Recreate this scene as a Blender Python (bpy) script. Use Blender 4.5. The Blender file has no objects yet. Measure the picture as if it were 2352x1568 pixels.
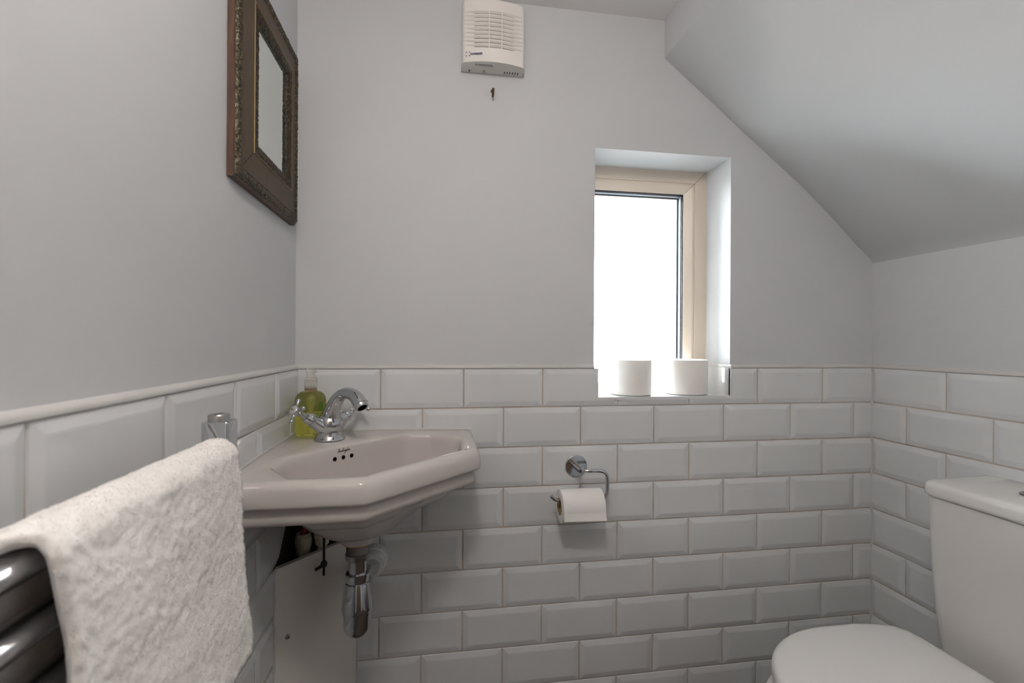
import bpy, math, random
from mathutils import Vector, Matrix, noise
random.seed(7)
PI = math.pi
S = bpy.context.scene
COL = S.collection
Z0 = 0.89            # height of the first tile joint line above the floor
XR = 1.569           # room width
YR = -1.60           # wall behind the camera

# ------------------------------------------------------------------ materials
def new_mat(name):
    m = bpy.data.materials.new(name); m.use_nodes = True
    nt = m.node_tree
    return m, nt, nt.nodes['Principled BSDF']

def simple(name, col, rough=.5, metal=0., spec=.5, **kw):
    m, nt, b = new_mat(name)
    b.inputs['Base Color'].default_value = (*col, 1)
    b.inputs['Roughness'].default_value = rough
    b.inputs['Metallic'].default_value = metal
    b.inputs['Specular IOR Level'].default_value = spec
    for k, v in kw.items():
        b.inputs[k.replace('_', ' ')].default_value = v
    return m

def tex_noise(nt, scale, detail=4, rough=.5, coord='Object', vscale=None):
    tc = nt.nodes.new('ShaderNodeTexCoord')
    n = nt.nodes.new('ShaderNodeTexNoise')
    n.inputs['Scale'].default_value = scale
    n.inputs['Detail'].default_value = detail
    n.inputs['Roughness'].default_value = rough
    if vscale:
        mp = nt.nodes.new('ShaderNodeMapping'); mp.inputs['Scale'].default_value = vscale
        nt.links.new(tc.outputs[coord], mp.inputs['Vector']); nt.links.new(mp.outputs['Vector'], n.inputs['Vector'])
    else:
        nt.links.new(tc.outputs[coord], n.inputs['Vector'])
    return n

def add_bump(nt, b, src, strength, dist):
    bp = nt.nodes.new('ShaderNodeBump')
    bp.inputs['Strength'].default_value = strength
    bp.inputs['Distance'].default_value = dist
    nt.links.new(src, bp.inputs['Height'])
    nt.links.new(bp.outputs['Normal'], b.inputs['Normal'])
    return bp

def ramp(nt, src, stops):
    r = nt.nodes.new('ShaderNodeValToRGB')
    el = r.color_ramp.elements
    while len(el) < len(stops): el.new(.5)
    for e, (p, c) in zip(el, stops):
        e.position = p; e.color = (*c, 1)
    nt.links.new(src, r.inputs['Fac'])
    return r

def mat_paint():
    m, nt, b = new_mat('light grey wall paint')
    n = tex_noise(nt, 2.2, 3)
    r = ramp(nt, n.outputs['Fac'], [(.35, (.580, .592, .612)), (.65, (.594, .606, .626))])
    nt.links.new(r.outputs['Color'], b.inputs['Base Color'])
    b.inputs['Roughness'].default_value = .62
    b.inputs['Specular IOR Level'].default_value = .35
    n2 = tex_noise(nt, 260, 3)
    add_bump(nt, b, n2.outputs['Fac'], .12, .0006)
    return m

def mat_tile():
    m, nt, b = new_mat('white glazed tile')
    n = tex_noise(nt, 9, 2)
    r = ramp(nt, n.outputs['Fac'], [(.3, (.660, .674, .690)), (.7, (.686, .700, .716))])
    nt.links.new(r.outputs['Color'], b.inputs['Base Color'])
    b.inputs['Roughness'].default_value = .09
    b.inputs['Specular IOR Level'].default_value = .5
    n2 = tex_noise(nt, 26, 2)
    add_bump(nt, b, n2.outputs['Fac'], .10, .002)
    return m

def mat_grout():
    m, nt, b = new_mat('beige grout')
    n = tex_noise(nt, 14, 4)
    r = ramp(nt, n.outputs['Fac'], [(.3, (.40, .325, .265)), (.7, (.58, .53, .485))])
    nt.links.new(r.outputs['Color'], b.inputs['Base Color'])
    b.inputs['Roughness'].default_value = .85
    return m

def mat_gold(c=[(.36, (.012, .010, .005)), (.50, (.058, .045, .022)), (.61, (.125, .098, .054)), (.76, (.40, .36, .27))]):
    m, nt, b = new_mat('aged gilt ornament')
    v = tex_noise(nt, 210, 4, .62)
    w = tex_noise(nt, 95, 3, .6)
    r = ramp(nt, v.outputs['Fac'], c)
    nt.links.new(r.outputs['Color'], b.inputs['Base Color'])
    b.inputs['Roughness'].default_value = .42
    b.inputs['Metallic'].default_value = .25
    add_bump(nt, b, w.outputs['Fac'], .9, .004)
    return m

def mat_wood(name, c0, c1, vs, rough=.5, stain=None):
    m, nt, b = new_mat(name)
    n = tex_noise(nt, 18, 6, .6, vscale=vs)
    stops = [(.35, c0), (.65, c1)]
    if stain: stops = [(.25, stain)] + stops
    r = ramp(nt, n.outputs['Fac'], stops)
    nt.links.new(r.outputs['Color'], b.inputs['Base Color'])
    b.inputs['Roughness'].default_value = rough
    add_bump(nt, b, n.outputs['Fac'], .15, .001)
    return m

def mat_towel():
    m, nt, b = new_mat('white terry cotton')
    n = tex_noise(nt, 55, 5, .65)
    r = ramp(nt, n.outputs['Fac'], [(.3, (.80, .775, .75)), (.7, (.92, .90, .885))])
    nt.links.new(r.outputs['Color'], b.inputs['Base Color'])
    b.inputs['Roughness'].default_value = .95
    b.inputs['Specular IOR Level'].default_value = .1
    b.inputs['Sheen Weight'].default_value = .25
    n2 = tex_noise(nt, 420, 4, .7)
    add_bump(nt, b, n2.outputs['Fac'], .22, .002)
    return m

def mat_paper():
    m, nt, b = new_mat('white tissue paper')
    b.inputs['Base Color'].default_value = (.90, .875, .845, 1)
    b.inputs['Roughness'].default_value = .95
    b.inputs['Specular IOR Level'].default_value = .1
    b.inputs['Subsurface Weight'].default_value = .15
    b.inputs['Subsurface Radius'].default_value = (.01, .009, .008)
    b.inputs['Subsurface Scale'].default_value = .5
    n = tex_noise(nt, 130, 2, .5, vscale=(1, 1, .6))
    add_bump(nt, b, n.outputs['Fac'], .35, .0016)
    return m

def mat_frosted():
    m, nt, b = new_mat('frosted glass')
    nt.nodes.remove(b)
    out = nt.nodes['Material Output']
    tr = nt.nodes.new('ShaderNodeBsdfTranslucent'); tr.inputs['Color'].default_value = (.97, .97, .97, 1)
    tp = nt.nodes.new('ShaderNodeBsdfTransparent'); tp.inputs['Color'].default_value = (.97, .98, .98, 1)
    mx = nt.nodes.new('ShaderNodeMixShader'); mx.inputs['Fac'].default_value = .24
    gl = nt.nodes.new('ShaderNodeBsdfGlossy'); gl.inputs['Roughness'].default_value = .15
    mx2 = nt.nodes.new('ShaderNodeMixShader'); mx2.inputs['Fac'].default_value = .05
    nt.links.new(tp.outputs[0], mx.inputs[1]); nt.links.new(tr.outputs[0], mx.inputs[2])
    nt.links.new(mx.outputs[0], mx2.inputs[1]); nt.links.new(gl.outputs[0], mx2.inputs[2])
    nt.links.new(mx2.outputs[0], out.inputs['Surface'])
    return m

def mat_clear(name, col, gloss=.06, rough=.02):
    m, nt, b = new_mat(name)
    nt.nodes.remove(b)
    out = nt.nodes['Material Output']
    tp = nt.nodes.new('ShaderNodeBsdfTransparent'); tp.inputs['Color'].default_value = (*col, 1)
    gl = nt.nodes.new('ShaderNodeBsdfGlossy'); gl.inputs['Roughness'].default_value = rough
    lw = nt.nodes.new('ShaderNodeFresnel'); lw.inputs['IOR'].default_value = 1.45
    mx = nt.nodes.new('ShaderNodeMixShader')
    nt.links.new(lw.outputs[0], mx.inputs['Fac'])
    nt.links.new(tp.outputs[0], mx.inputs[1]); nt.links.new(gl.outputs[0], mx.inputs[2])
    nt.links.new(mx.outputs[0], out.inputs['Surface'])
    return m

def mat_milky(name, col, trans):
    m, nt, b = new_mat(name)
    out = nt.nodes['Material Output']
    b.inputs['Base Color'].default_value = (*col, 1); b.inputs['Roughness'].default_value = .25
    tp = nt.nodes.new('ShaderNodeBsdfTransparent')
    mx = nt.nodes.new('ShaderNodeMixShader'); mx.inputs['Fac'].default_value = trans
    nt.links.new(b.outputs[0], mx.inputs[1]); nt.links.new(tp.outputs[0], mx.inputs[2])
    nt.links.new(mx.outputs[0], out.inputs['Surface'])
    return m

def mat_emit(name, col, s):
    m, nt, b = new_mat(name)
    b.inputs['Base Color'].default_value = (.9, .9, .9, 1)
    b.inputs['Emission Color'].default_value = (*col, 1)
    b.inputs['Emission Strength'].default_value = s
    return m

PAINT = mat_paint(); TILE = mat_tile(); GROUT = mat_grout()
CEIL = simple('ceiling paint', (.86, .85, .84), .7, spec=.3)
TRIMW = simple('white sealant trim', (.58, .57, .56), .38)
CERAMIC = simple('white glazed ceramic', (.56, .525, .505), .06, spec=.55)
WCWHITE = simple('white toilet ceramic', (.68, .67, .655), .10, spec=.5)
SEATW = simple('white seat plastic', (.76, .755, .75), .28)
CHROME = simple('polished chrome', (.56, .57, .59), .06, 1.)
CHROMED = simple('dull chrome', (.42, .42, .42), .28, 1.)
RAILC = simple('satin chrome rail', (.58, .59, .61), .20, 1.)
DARKMET = simple('dark metal', (.035, .033, .03), .4, .8)
HOLE = simple('black hole', (.004, .0035, .003), .9, spec=.05)
INK = simple('dark print', (.02, .018, .015), .6)
NAVY = simple('navy print', (.02, .03, .16), .5)
GREYINK = simple('grey print', (.25, .25, .26), .6)
PVC = simple('cream window plastic', (.73, .635, .535), .35)
SPACER = simple('aluminium spacer', (.036, .050, .072), .5, 0.)
GASKET = simple('black gasket', (.012, .013, .014), .5)
FANW = simple('white fan plastic', (.80, .765, .73), .35)
PLASTW = simple('white pipe plastic', (.68, .69, .71), .4)
PLASTC = simple('cream pipe plastic', (.62, .58, .48), .45)
RED = simple('red hose', (.34, .012, .010), .4)
BRASS = simple('brass ring', (.55, .33, .08), .4, .7)
HOOKM = simple('old brass hook', (.13, .085, .035), .45, .8)
PANELW = simple('white board', (.74, .71, .68), .3)
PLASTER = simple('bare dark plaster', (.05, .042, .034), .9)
CARD = simple('brown cardboard', (.33, .21, .11), .9)
FLOORM = mat_wood('dark brown wooden floor', (.05, .032, .022), (.075, .05, .035), (1, 9, 1), .45)
GOLD = mat_gold()
GOLDIN = mat_gold([(.36, (.010, .007, .004)), (.52, (.045, .029, .014)), (.64, (.095, .066, .034)), (.80, (.30, .25, .17))])
TAUPE = mat_wood('worn taupe frame board', (.074, .050, .029), (.100, .070, .043), (3, 14, 1.2), .6, stain=(.05, .032, .02))
EDGEW = mat_wood('red brown wood edge', (.068, .032, .018), (.115, .058, .034), (10, 10, 1), .5)
GILTL = simple('thin gilt line', (.21, .14, .055), .4, .5)
MIRROR = simple('mirror glass', (.80, .84, .81), .012, 1.)
MEDGE = simple('green mirror edge', (.10, .16, .15), .2, .4)
TOWELM = mat_towel()
def mat_pile():
    m, nt, b = new_mat('white cotton loops')
    out = nt.nodes['Material Output']
    b.inputs['Base Color'].default_value = (.86, .84, .82, 1); b.inputs['Roughness'].default_value = .95; b.inputs['Specular IOR Level'].default_value = .1
    tr = nt.nodes.new('ShaderNodeBsdfTranslucent'); tr.inputs['Color'].default_value = (.86, .84, .82, 1)
    mx = nt.nodes.new('ShaderNodeMixShader'); mx.inputs['Fac'].default_value = .5
    nt.links.new(b.outputs[0], mx.inputs[1]); nt.links.new(tr.outputs[0], mx.inputs[2]); nt.links.new(mx.outputs[0], out.inputs['Surface'])
    return m
PILE = mat_pile(); PAPER = mat_paper()
FROST = mat_frosted()
PANE = mat_clear('clear glass', (.97, .985, .98))
CAPM = mat_milky('translucent pump plastic', (.70, .69, .64), .55)
TUBEM = mat_milky('translucent dip tube', (.75, .78, .5), .72)
SHELL = mat_clear('clear bottle plastic', (.99, .99, .97))
def mat_soap():
    m, nt, b = new_mat('green liquid soap')
    b.inputs['Base Color'].default_value = (.80, .79, .30, 1)
    b.inputs['Roughness'].default_value = .0
    b.inputs['Transmission Weight'].default_value = 1.
    b.inputs['IOR'].default_value = 1.34
    return m
SOAP = mat_soap()
LEAF = simple('green leaf print', (.06, .17, .015), .5)
DOORW = mat_wood('brown wooden door', (.14, .085, .05), (.20, .125, .075), (12, 12, 1), .45)
LAMPG = mat_emit('lit lamp glass', (1., .925, .855), 16.)

# ------------------------------------------------------------------ mesh builder
def axis_mat(d):
    d = Vector(d).normalized()
    return d.to_track_quat('Z', 'Y').to_matrix()

class MB:
    def __init__(s): s.v = []; s.f = []
    def add(s, vs, fs):
        o = len(s.v); s.v += [Vector(p) for p in vs]; s.f += [tuple(i + o for i in f) for f in fs]
    def box(s, a, b):
        x0, y0, z0 = a; x1, y1, z1 = b
        s.add([(x0,y0,z0),(x1,y0,z0),(x1,y1,z0),(x0,y1,z0),(x0,y0,z1),(x1,y0,z1),(x1,y1,z1),(x0,y1,z1)],
              [(3,2,1,0),(4,5,6,7),(0,1,5,4),(1,2,6,5),(2,3,7,6),(3,0,4,7)])
    def loft(s, rings, cap0=True, cap1=True, close=True):
        n = len(rings[0]); vs = [p for r in rings for p in r]; fs = []
        for i in range(len(rings) - 1):
            for j in range(n if close else n - 1):
                k = (j + 1) % n
                fs.append((i*n + j, i*n + k, (i+1)*n + k, (i+1)*n + j))
        if cap0: fs.append(tuple(reversed(range(n))))
        if cap1: fs.append(tuple((len(rings)-1)*n + j for j in range(n)))
        s.add(vs, fs)
    def lathe(s, prof, c=(0,0,0), d=(0,0,1), n=48, cap0=True, cap1=True, sx=1., sy=1.):
        R = axis_mat(d); c = Vector(c); rings = []
        for r, h in prof:
            rings.append([c + R @ Vector((sx*r*math.cos(2*PI*j/n), sy*r*math.sin(2*PI*j/n), h)) for j in range(n)])
        s.loft(rings, cap0, cap1)
    def tube(s, path, rad, n=20, cap=True):
        P = [Vector(p) for p in path]
        if not isinstance(rad, (list, tuple)): rad = [rad]*len(P)
        T = []
        for i in range(len(P)):
            T.append((P[min(i+1, len(P)-1)] - P[max(i-1, 0)]).normalized())
        u = T[0].orthogonal().normalized(); rings = []
        for i, p in enumerate(P):
            u = (u - T[i]*u.dot(T[i])).normalized(); w = T[i].cross(u)
            rings.append([p + (u*math.cos(2*PI*j/n) + w*math.sin(2*PI*j/n))*rad[i] for j in range(n)])
        s.loft(rings, cap, cap)
    def ball(s, c, r, n=16, sc=(1,1,1)):
        c = Vector(c); rings = []
        for i in range(1, n//2):
            a = PI*i/(n//2)
            rings.append([c + Vector((sc[0]*r*math.sin(a)*math.cos(2*PI*j/n), sc[1]*r*math.sin(a)*math.sin(2*PI*j/n), -sc[2]*r*math.cos(a))) for j in range(n)])
        s.loft(rings)
    def build(s, name, mat, parent=None, smooth=35, bevel=None, seg=2, origin=None):
        me = bpy.data.meshes.new(name)
        o = bpy.data.objects.new(name, me); COL.objects.link(o)
        off = Vector((0,0,0))
        if parent is not None:
            o.parent = parent
            off = wloc(parent)
        if origin is not None:
            o.location = Vector(origin) - off
            off = Vector(origin)
        me.from_pydata([p - off for p in s.v], [], s.f)
        me.update()
        me.materials.append(mat)
        if smooth:
            for p in me.polygons: p.use_smooth = True
            me.set_sharp_from_angle(angle=math.radians(smooth))
        if bevel:
            bv = o.modifiers.new('edge', 'BEVEL'); bv.width = bevel; bv.segments = seg
            bv.limit_method = 'ANGLE'; bv.angle_limit = math.radians(50); bv.harden_normals = True
        return o

def wloc(o):
    l = Vector((0,0,0))
    while o is not None:
        l += o.location; o = o.parent
    return l

def tag(o, label, cat, group=None):
    o['label'] = label; o['category'] = cat
    if group: o['group'] = group
    return o
def thing(name, label, cat, loc, group=None):
    o = bpy.data.objects.new(name, None); COL.objects.link(o); o.location = loc; o.empty_display_size = .05
    return tag(o, label, cat, group)
def struct(o): o['kind'] = 'structure'; return o

def smooth_path(pts, k=8):
    P = [Vector(p) for p in pts]; out = []
    for i in range(len(P) - 1):
        p0 = P[max(i-1, 0)]; p1 = P[i]; p2 = P[i+1]; p3 = P[min(i+2, len(P)-1)]
        for j in range(k):
            t = j/k
            out.append(.5*((2*p1) + (-p0+p2)*t + (2*p0-5*p1+4*p2-p3)*t*t + (-p0+3*p1-3*p2+p3)*t**3))
    out.append(P[-1])
    return out

def text_obj(name, s, size, origin, xdir, ydir, mat, parent, shear=0., extr=.00015, align='LEFT', bold=0., sx=1.):
    cu = bpy.data.curves.new(name, 'FONT'); cu.body = s; cu.size = size; cu.shear = shear
    cu.extrude = extr; cu.align_x = align; cu.offset = bold; cu.resolution_u = 3
    t = bpy.data.objects.new(name + '_tmp', cu); COL.objects.link(t)
    bpy.context.view_layer.update()
    me = bpy.data.meshes.new_from_object(t.evaluated_get(bpy.context.evaluated_depsgraph_get()))
    bpy.data.objects.remove(t)
    X = Vector(xdir).normalized(); Y = Vector(ydir).normalized(); N = X.cross(Y)
    off = wloc(parent)
    for v in me.vertices:
        c = v.co.copy()
        v.co = Vector(origin) + X*c.x*sx + Y*c.y + N*c.z - off
    me.materials.clear(); me.materials.append(mat)
    o = bpy.data.objects.new(name, me); COL.objects.link(o); o.parent = parent
    return o

def rounded_poly(pts, rad, seg=8):
    """2-D polygon with rounded corners"""
    out = []; n = len(pts)
    if not isinstance(rad, (list, tuple)): rad = [rad]*n
    for i in range(n):
        p = Vector(pts[i]); a = (Vector(pts[i-1]) - p); b = (Vector(pts[(i+1) % n]) - p)
        la, lb = a.length, b.length; a.normalize(); b.normalize()
        half = math.acos(max(-1, min(1, a.dot(b))))/2
        t = min(rad[i]/math.tan(half), .48*la, .48*lb); r = t*math.tan(half)
        c = p + (a + b).normalized()*(r/math.sin(half))
        s0 = p + a*t - c; s1 = p + b*t - c
        a0 = math.atan2(s0.y, s0.x); a1 = math.atan2(s1.y, s1.x); d = a1 - a0
        while d > PI: d -= 2*PI
        while d < -PI: d += 2*PI
        for k in range(seg + 1):
            an = a0 + d*k/seg
            out.append(Vector((c.x + r*math.cos(an), c.y + r*math.sin(an))))
    return out

def polar(poly, c, angs):
    """distance from c to a star shaped polygon, along each angle"""
    c = Vector(c); res = []
    n = len(poly)
    for a in angs:
        d = Vector((math.cos(a), math.sin(a))); best = 0
        for i in range(n):
            p = poly[i] - c; q = poly[(i+1) % n] - c; e = q - p
            den = d.x*e.y - d.y*e.x
            if abs(den) < 1e-12: continue
            t = (p.x*e.y - p.y*e.x)/den; u = (p.x*d.y - p.y*d.x)/den
            if t > 0 and -1e-6 <= u <= 1 + 1e-6: best = max(best, t)
        res.append(best)
    return res

# ------------------------------------------------------------------ room shell
def zz(r): return Z0 + r
WX0, WX1, WZ0, WZ1 = .7365, 1.1245, zz(.0150), zz(.6760)   # window opening
HC = zz(1.0305)
PY = .003
m = MB()     # wall with the window opening
m.box((-.25, PY, 0), (WX0 - .06, .26, HC + .2)); m.box((WX0 - .06, PY, 0), (WX0, .1235, HC + .2)); m.box((WX0 - .06, .12, 0), (WX0, .26, WZ0 - .05)); m.box((WX0 - .06, .12, WZ1 + .004), (WX0, .26, HC + .2)); m.box((WX1, PY, 0), (XR + .25, .26, HC + .2))
m.box((WX0, PY, 0), (WX1, .26, WZ0)); m.box((WX0, PY, WZ1), (WX1, .26, HC + .2))
wall_back = struct(m.build('wall_back', PAINT, smooth=None))
m = MB(); m.box((-.25, YR - .15, 0), (-PY, PY, HC + .2)); wall_left = struct(m.build('wall_left', PAINT, smooth=None))
m = MB(); m.box((XR + PY, YR - .15, 0), (XR + .25, PY, HC + .2)); wall_right = struct(m.build('wall_right', PAINT, smooth=None))
m = MB()
DX0, DX1, DZ = .20, 1.10, 1.84
m.box((-.25, YR - .15, 0), (DX0, YR, HC + .2)); m.box((DX1, YR - .15, 0), (XR + .25, YR, HC + .2)); m.box((DX0, YR - .15, DZ), (DX1, YR, HC + .2))
wall_front = struct(m.build('wall_front', PAINT, smooth=None))
m = MB(); m.box((-.25, YR - .15, -.1), (XR + .25, .26, 0)); struct(m.build('floor', FLOORM, smooth=None))
m = MB()
for z0, z1 in ((.0, .2), (.86, 1.0), (1.66, DZ)): m.box((DX0, YR - .06, z0), (DX1, YR - .02, z1))
for x0, x1 in ((DX0, DX0 + .11), (.61, .71), (DX1 - .11, DX1)): m.box((x0, YR - .06, 0), (x1, YR - .02, DZ))
m.box((DX0, YR - .05, 0), (DX1, YR - .03, DZ))
door = struct(m.build('door_1', DOORW, smooth=None))
m = MB(); m.tube([(DX1 - .06, YR - .02, .98), (DX1 - .06, YR + .035, .98), (DX1 - .16, YR + .035, .98)], .009); m.build('handle', CHROME, door)

# ceiling, the short upstand and the sloping part under the stairs / roof
m = MB(); m.box((-.25, YR - .15, HC), (.9285, .26, HC + .15)); m.box((.9285, YR - .15, HC - .0003), (.99, .26, HC + .15))
struct(m.build('ceiling', CEIL, smooth=None))
slope = [(.9285, HC), (.9285, zz(.9293)), (1.025, zz(.8543)), (1.1573, zz(.751)), (1.2387, zz(.688)), (1.3384, zz(.612)), (1.4291, zz(.534)), (1.5217, zz(.4475)), (1.552, zz(.423)), (1.564, zz(.412)), (1.572, zz(.400))]
m = MB()
back = [(1.64, zz(.400)), (1.64, HC + .03), (.9285, HC + .03)]
poly = slope + back
m.loft([[(x, PY + .004, z) for x, z in poly], [(x, YR - .1, z) for x, z in poly]])
struct(m.build('ceiling_slope', PAINT, smooth=32))

# bevelled wall tiles: real relief, one mesh per wall
TH, TW, BEV, GAP = .1012, .202, .0140, .0011
RAISE = .0054
def tile_strip(m, P, row_joint, u0, u1, z_lo, cuts, rng):
    """P(u, z, h) -> world point; row_joint(i) -> offset of a joint; u range and holes (ua, ub, za, zb)"""
    rows = int((zz(0) - z_lo)/TH) + 2
    for i in range(-1, rows):
        zt = zz(-i*TH) - GAP; zb = zz(-(i+1)*TH) + GAP
        if i == -1: zt = zz(.0985)
        off = row_joint(i)
        k0 = math.floor((u0 - off)/TW) - 1; k1 = math.ceil((u1 - off)/TW) + 1
        for k in range(k0, k1):
            a = off + k*TW + GAP; b = off + (k+1)*TW - GAP
            pieces = [(max(a, u0), min(b, u1), max(zb, z_lo), zt)]
            for (ca, cb, cz0, cz1) in cuts:
                nxt = []
                for (pa, pb, pz0, pz1) in pieces:
                    if pb <= ca or pa >= cb or pz1 <= cz0 or pz0 >= cz1: nxt.append((pa, pb, pz0, pz1)); continue
                    if pa < ca: nxt.append((pa, ca, pz0, pz1))
                    if pb > cb: nxt.append((cb, pb, pz0, pz1))
                    if pz0 < cz0: nxt.append((max(pa, ca), min(pb, cb), pz0, cz0))
                    if pz1 > cz1: nxt.append((max(pa, ca), min(pb, cb), cz1, pz1))
                pieces = nxt
            tu, tz = rng.uniform(-.0016, .0016), rng.uniform(-.0016, .0016)
            for (pa, pb, pz0, pz1) in pieces:
                if pb - pa < .002 or pz1 - pz0 < .002: continue
                def brk(lo, hi, p, q):
                    ps = [lo, lo + .0012, lo + BEV - .001, lo + BEV + .0015, hi - BEV - .0015, hi - BEV + .001, hi - .0012, hi]
                    return sorted(set([p, q] + [x for x in ps if p < x < q]))
                def prof(d):
                    if d <= 0: return 0.
                    if d < .0012: return .42*d/.0012*1.0
                    if d < BEV - .001: return .42 + .53*(d - .0012)/(BEV - .0022)
                    if d < BEV + .0015: return .95 + .05*(d - BEV + .001)/.0025
                    return 1.
                us = brk(a, b, pa, pb); zs = brk(zb, zt, pz0, pz1)
                def hh(u, z): return RAISE*min(prof(min(u - a, b - u)), prof(min(z - zb, zt - z))) + (u - (a+b)/2)*tu*.6 + (z - (zb+zt)/2)*tz
                o = len(m.v); nz = len(zs)
                for u in us:
                    for z in zs: m.v.append(Vector(P(u, z, hh(u, z))))
                for p in range(len(us) - 1):
                    for q in range(nz - 1):
                        A, B, C, D = o + p*nz + q, o + (p+1)*nz + q, o + (p+1)*nz + q + 1, o + p*nz + q + 1
                        mu = (us[p] + us[p+1])/2; mz = (zs[q] + zs[q+1])/2
                        left = mu < (a+b)/2; low = mz < (zb+zt)/2
                        if left == low: m.f += [(A, B, C), (A, C, D)]
                        else: m.f += [(A, B, D), (B, C, D)]
                # rim down to the wall behind
                ring = [(p, 0) for p in range(len(us))] + [(len(us)-1, q) for q in range(1, nz)] + [(p, nz-1) for p in range(len(us)-2, -1, -1)] + [(0, q) for q in range(nz-2, 0, -1)]
                o2 = len(m.v)
                for p, q in ring: m.v.append(Vector(P(us[p], zs[q], -.0035)))
                L = len(ring)
                for t in range(L):
                    t2 = (t+1) % L
                    m.f.append((o2 + t, o2 + t2, o + ring[t2][0]*nz + ring[t2][1], o + ring[t][0]*nz + ring[t][1]))
rng = random.Random(3)
TX0, TX1, TZS = .7467, 1.1226, zz(.0235)
# back wall
m = MB()
tile_strip(m, lambda u, z, h: (u, -h, z), lambda i: .1949 + (0 if i % 2 else .101), .0012, XR - .0012, 0.,
           [(TX0 - .0025, TX1 + .0030, TZS - .0004, 5.), (0, .128, 0., zz(-.205))], rng)
for v in m.v: pass
tb = m.build('tiling', TILE, wall_back, smooth=None)
m = MB(); m.box((0, -.0004, zz(-.205)), (XR, PY + .002, zz(.0185))); m.box((0, -.0004, zz(.0185)), (TX0, PY + .002, zz(.0977))); m.box((TX1, -.0004, zz(.0185)), (XR, PY + .002, zz(.0977)))
m.box((.128, -.0004, 0), (XR, PY + .002, zz(-.205)))
m.build('grout', GROUT, wall_back, smooth=None)
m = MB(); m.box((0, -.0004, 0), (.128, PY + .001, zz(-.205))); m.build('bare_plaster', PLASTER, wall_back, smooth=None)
# left wall
m = MB()
tile_strip(m, lambda u, z, h: (h, -u, z), lambda i: .1519 + (0 if i % 2 else .101), .0012, -YR, 0., [(0, .150, 0., zz(-.303))] + [(0, .060 + .0045*k, zz(-.205 - .0049*(k+1)), zz(-.205 - .0049*k)) for k in range(20)], rng)
m.build('tiling', TILE, wall_left, smooth=None)
m = MB(); m.box((-PY - .002, YR, zz(-.205)), (.0004, 0, zz(.0977))); m.box((-PY - .002, YR, 0), (.0004, -.150, zz(-.303))); [m.box((-PY - .002, YR, zz(-.205 - .0049*(k+1))), (.0004, -.060 - .0045*k, zz(-.205 - .0049*k))) for k in range(20)]
m.build('grout', GROUT, wall_left, smooth=None)
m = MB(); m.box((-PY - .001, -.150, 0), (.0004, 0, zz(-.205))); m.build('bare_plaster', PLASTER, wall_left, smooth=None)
# right wall
m = MB()
tile_strip(m, lambda u, z, h: (XR - h, -u, z), lambda i: .003 + (0 if i % 2 else .101), .0012, -YR, 0., [], rng)
m.build('tiling', TILE, wall_right, smooth=None)
m = MB(); m.box((XR - .0004, YR, 0), (XR + PY + .002, 0, zz(.0977)))
m.build('grout', GROUT, wall_right, smooth=None)

# reveal tiles and sill of the window
m = MB()
m.box((TX0 - .0095, -.0046, TZS - .003), (TX0, .128, zz(.0985)))
m.box((TX1, -.0046, TZS - .003), (TX1 + .007, .128, zz(.0985)))
m.box((TX0 - .009, -.0050, TZS - .0085), (TX1 + .002, .128, TZS))
struct(m.build('window_sill', TILE, smooth=None, bevel=.0008))

# bead above the tiles
def bead(name, path, n):
    m = MB(); rings = []
    prof = [(-.004, .0110), (-.0022, .0105), (.0012, .0088), (.0034, .0066), (.0046, .0040), (.0044, .0014), (.0030, 0.), (-.004, 0.)]
    for (p, nn) in path:
        rings.append([Vector((p[0] + nn[0]*a, p[1] + nn[1]*a, zz(.0985) + b)) for a, b in prof])
    m.loft(rings, close=True)
    return struct(m.build(name, TRIMW, smooth=40))
bead('trim_1', [((0, YR), (1, 0)), ((0, 0), (1, -1))], 1)
bead('trim_2', [((0, 0), (1, -1)), ((WX0 - .001, 0), (0, -1))], 1)
bead('trim_3', [((TX1 + .002, .12), (-.6, 0)), ((TX1 + .002, 0), (-.3, -1)), ((TX1 + .003, 0), (0, -1)), ((XR, 0), (-1, -1))], 1)
bead('trim_4', [((XR, 0), (-1, -1)), ((XR, YR), (-1, 0))], 1)
m = MB(); m.tube([(XR - .004, -.004, 0), (XR - .0035, -.0035, .5), (XR - .004, -.004, zz(.0985))], .0032, 10)
struct(m.build('trim_5', TRIMW))
m = MB(); m.tube([(.003, -.003, zz(-.04)), (.003, -.003, zz(.0985))], .0026, 10)
struct(m.build('trim_6', TRIMW))

# ------------------------------------------------------------------ window
def rect_frame(m, x0, x1, z0, z1, prof):
    """mitred frame: prof = list of (inset, y)"""
    rings = []
    for d, y in prof: rings.append([(x0 + d, y, z0 + d), (x1 - d, y, z0 + d), (x1 - d, y, z1 - d), (x0 + d, y, z1 - d)])
    m.loft(rings, False, False)
wf = bpy.data.objects.new('window_1', None); COL.objects.link(wf); wf.location = (.93, .14, zz(.3)); struct(wf)
FZ0, FZ1 = zz(-.021), zz(.679)
m = MB(); rect_frame(m, WX0 - .055, WX1 + .001, FZ0, FZ1, [(0, .20), (0, .124), (.0372, .124), (.0385, .1255), (.0385, .20)]); m.build('window_frame', PVC, wf, smooth=25)
m = MB(); rect_frame(m, WX0 - .055, WX1 + .001, FZ0, FZ1, [(.0388, .20), (.0388, .1258), (.0400, .1245), (.046, .1245), (.0640, .1330), (.0672, .1350), (.0680, .1372), (.0680, .20)]); m.build('glazing_bead', PVC, wf, smooth=25)
m = MB(); rect_frame(m, WX0 - .055, WX1 + .001, FZ0 - .013, FZ1, [(.0678, .138), (.0705, .1385), (.0705, .146), (.0678, .146)]); m.build('gasket', GASKET, wf, smooth=25)
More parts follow.
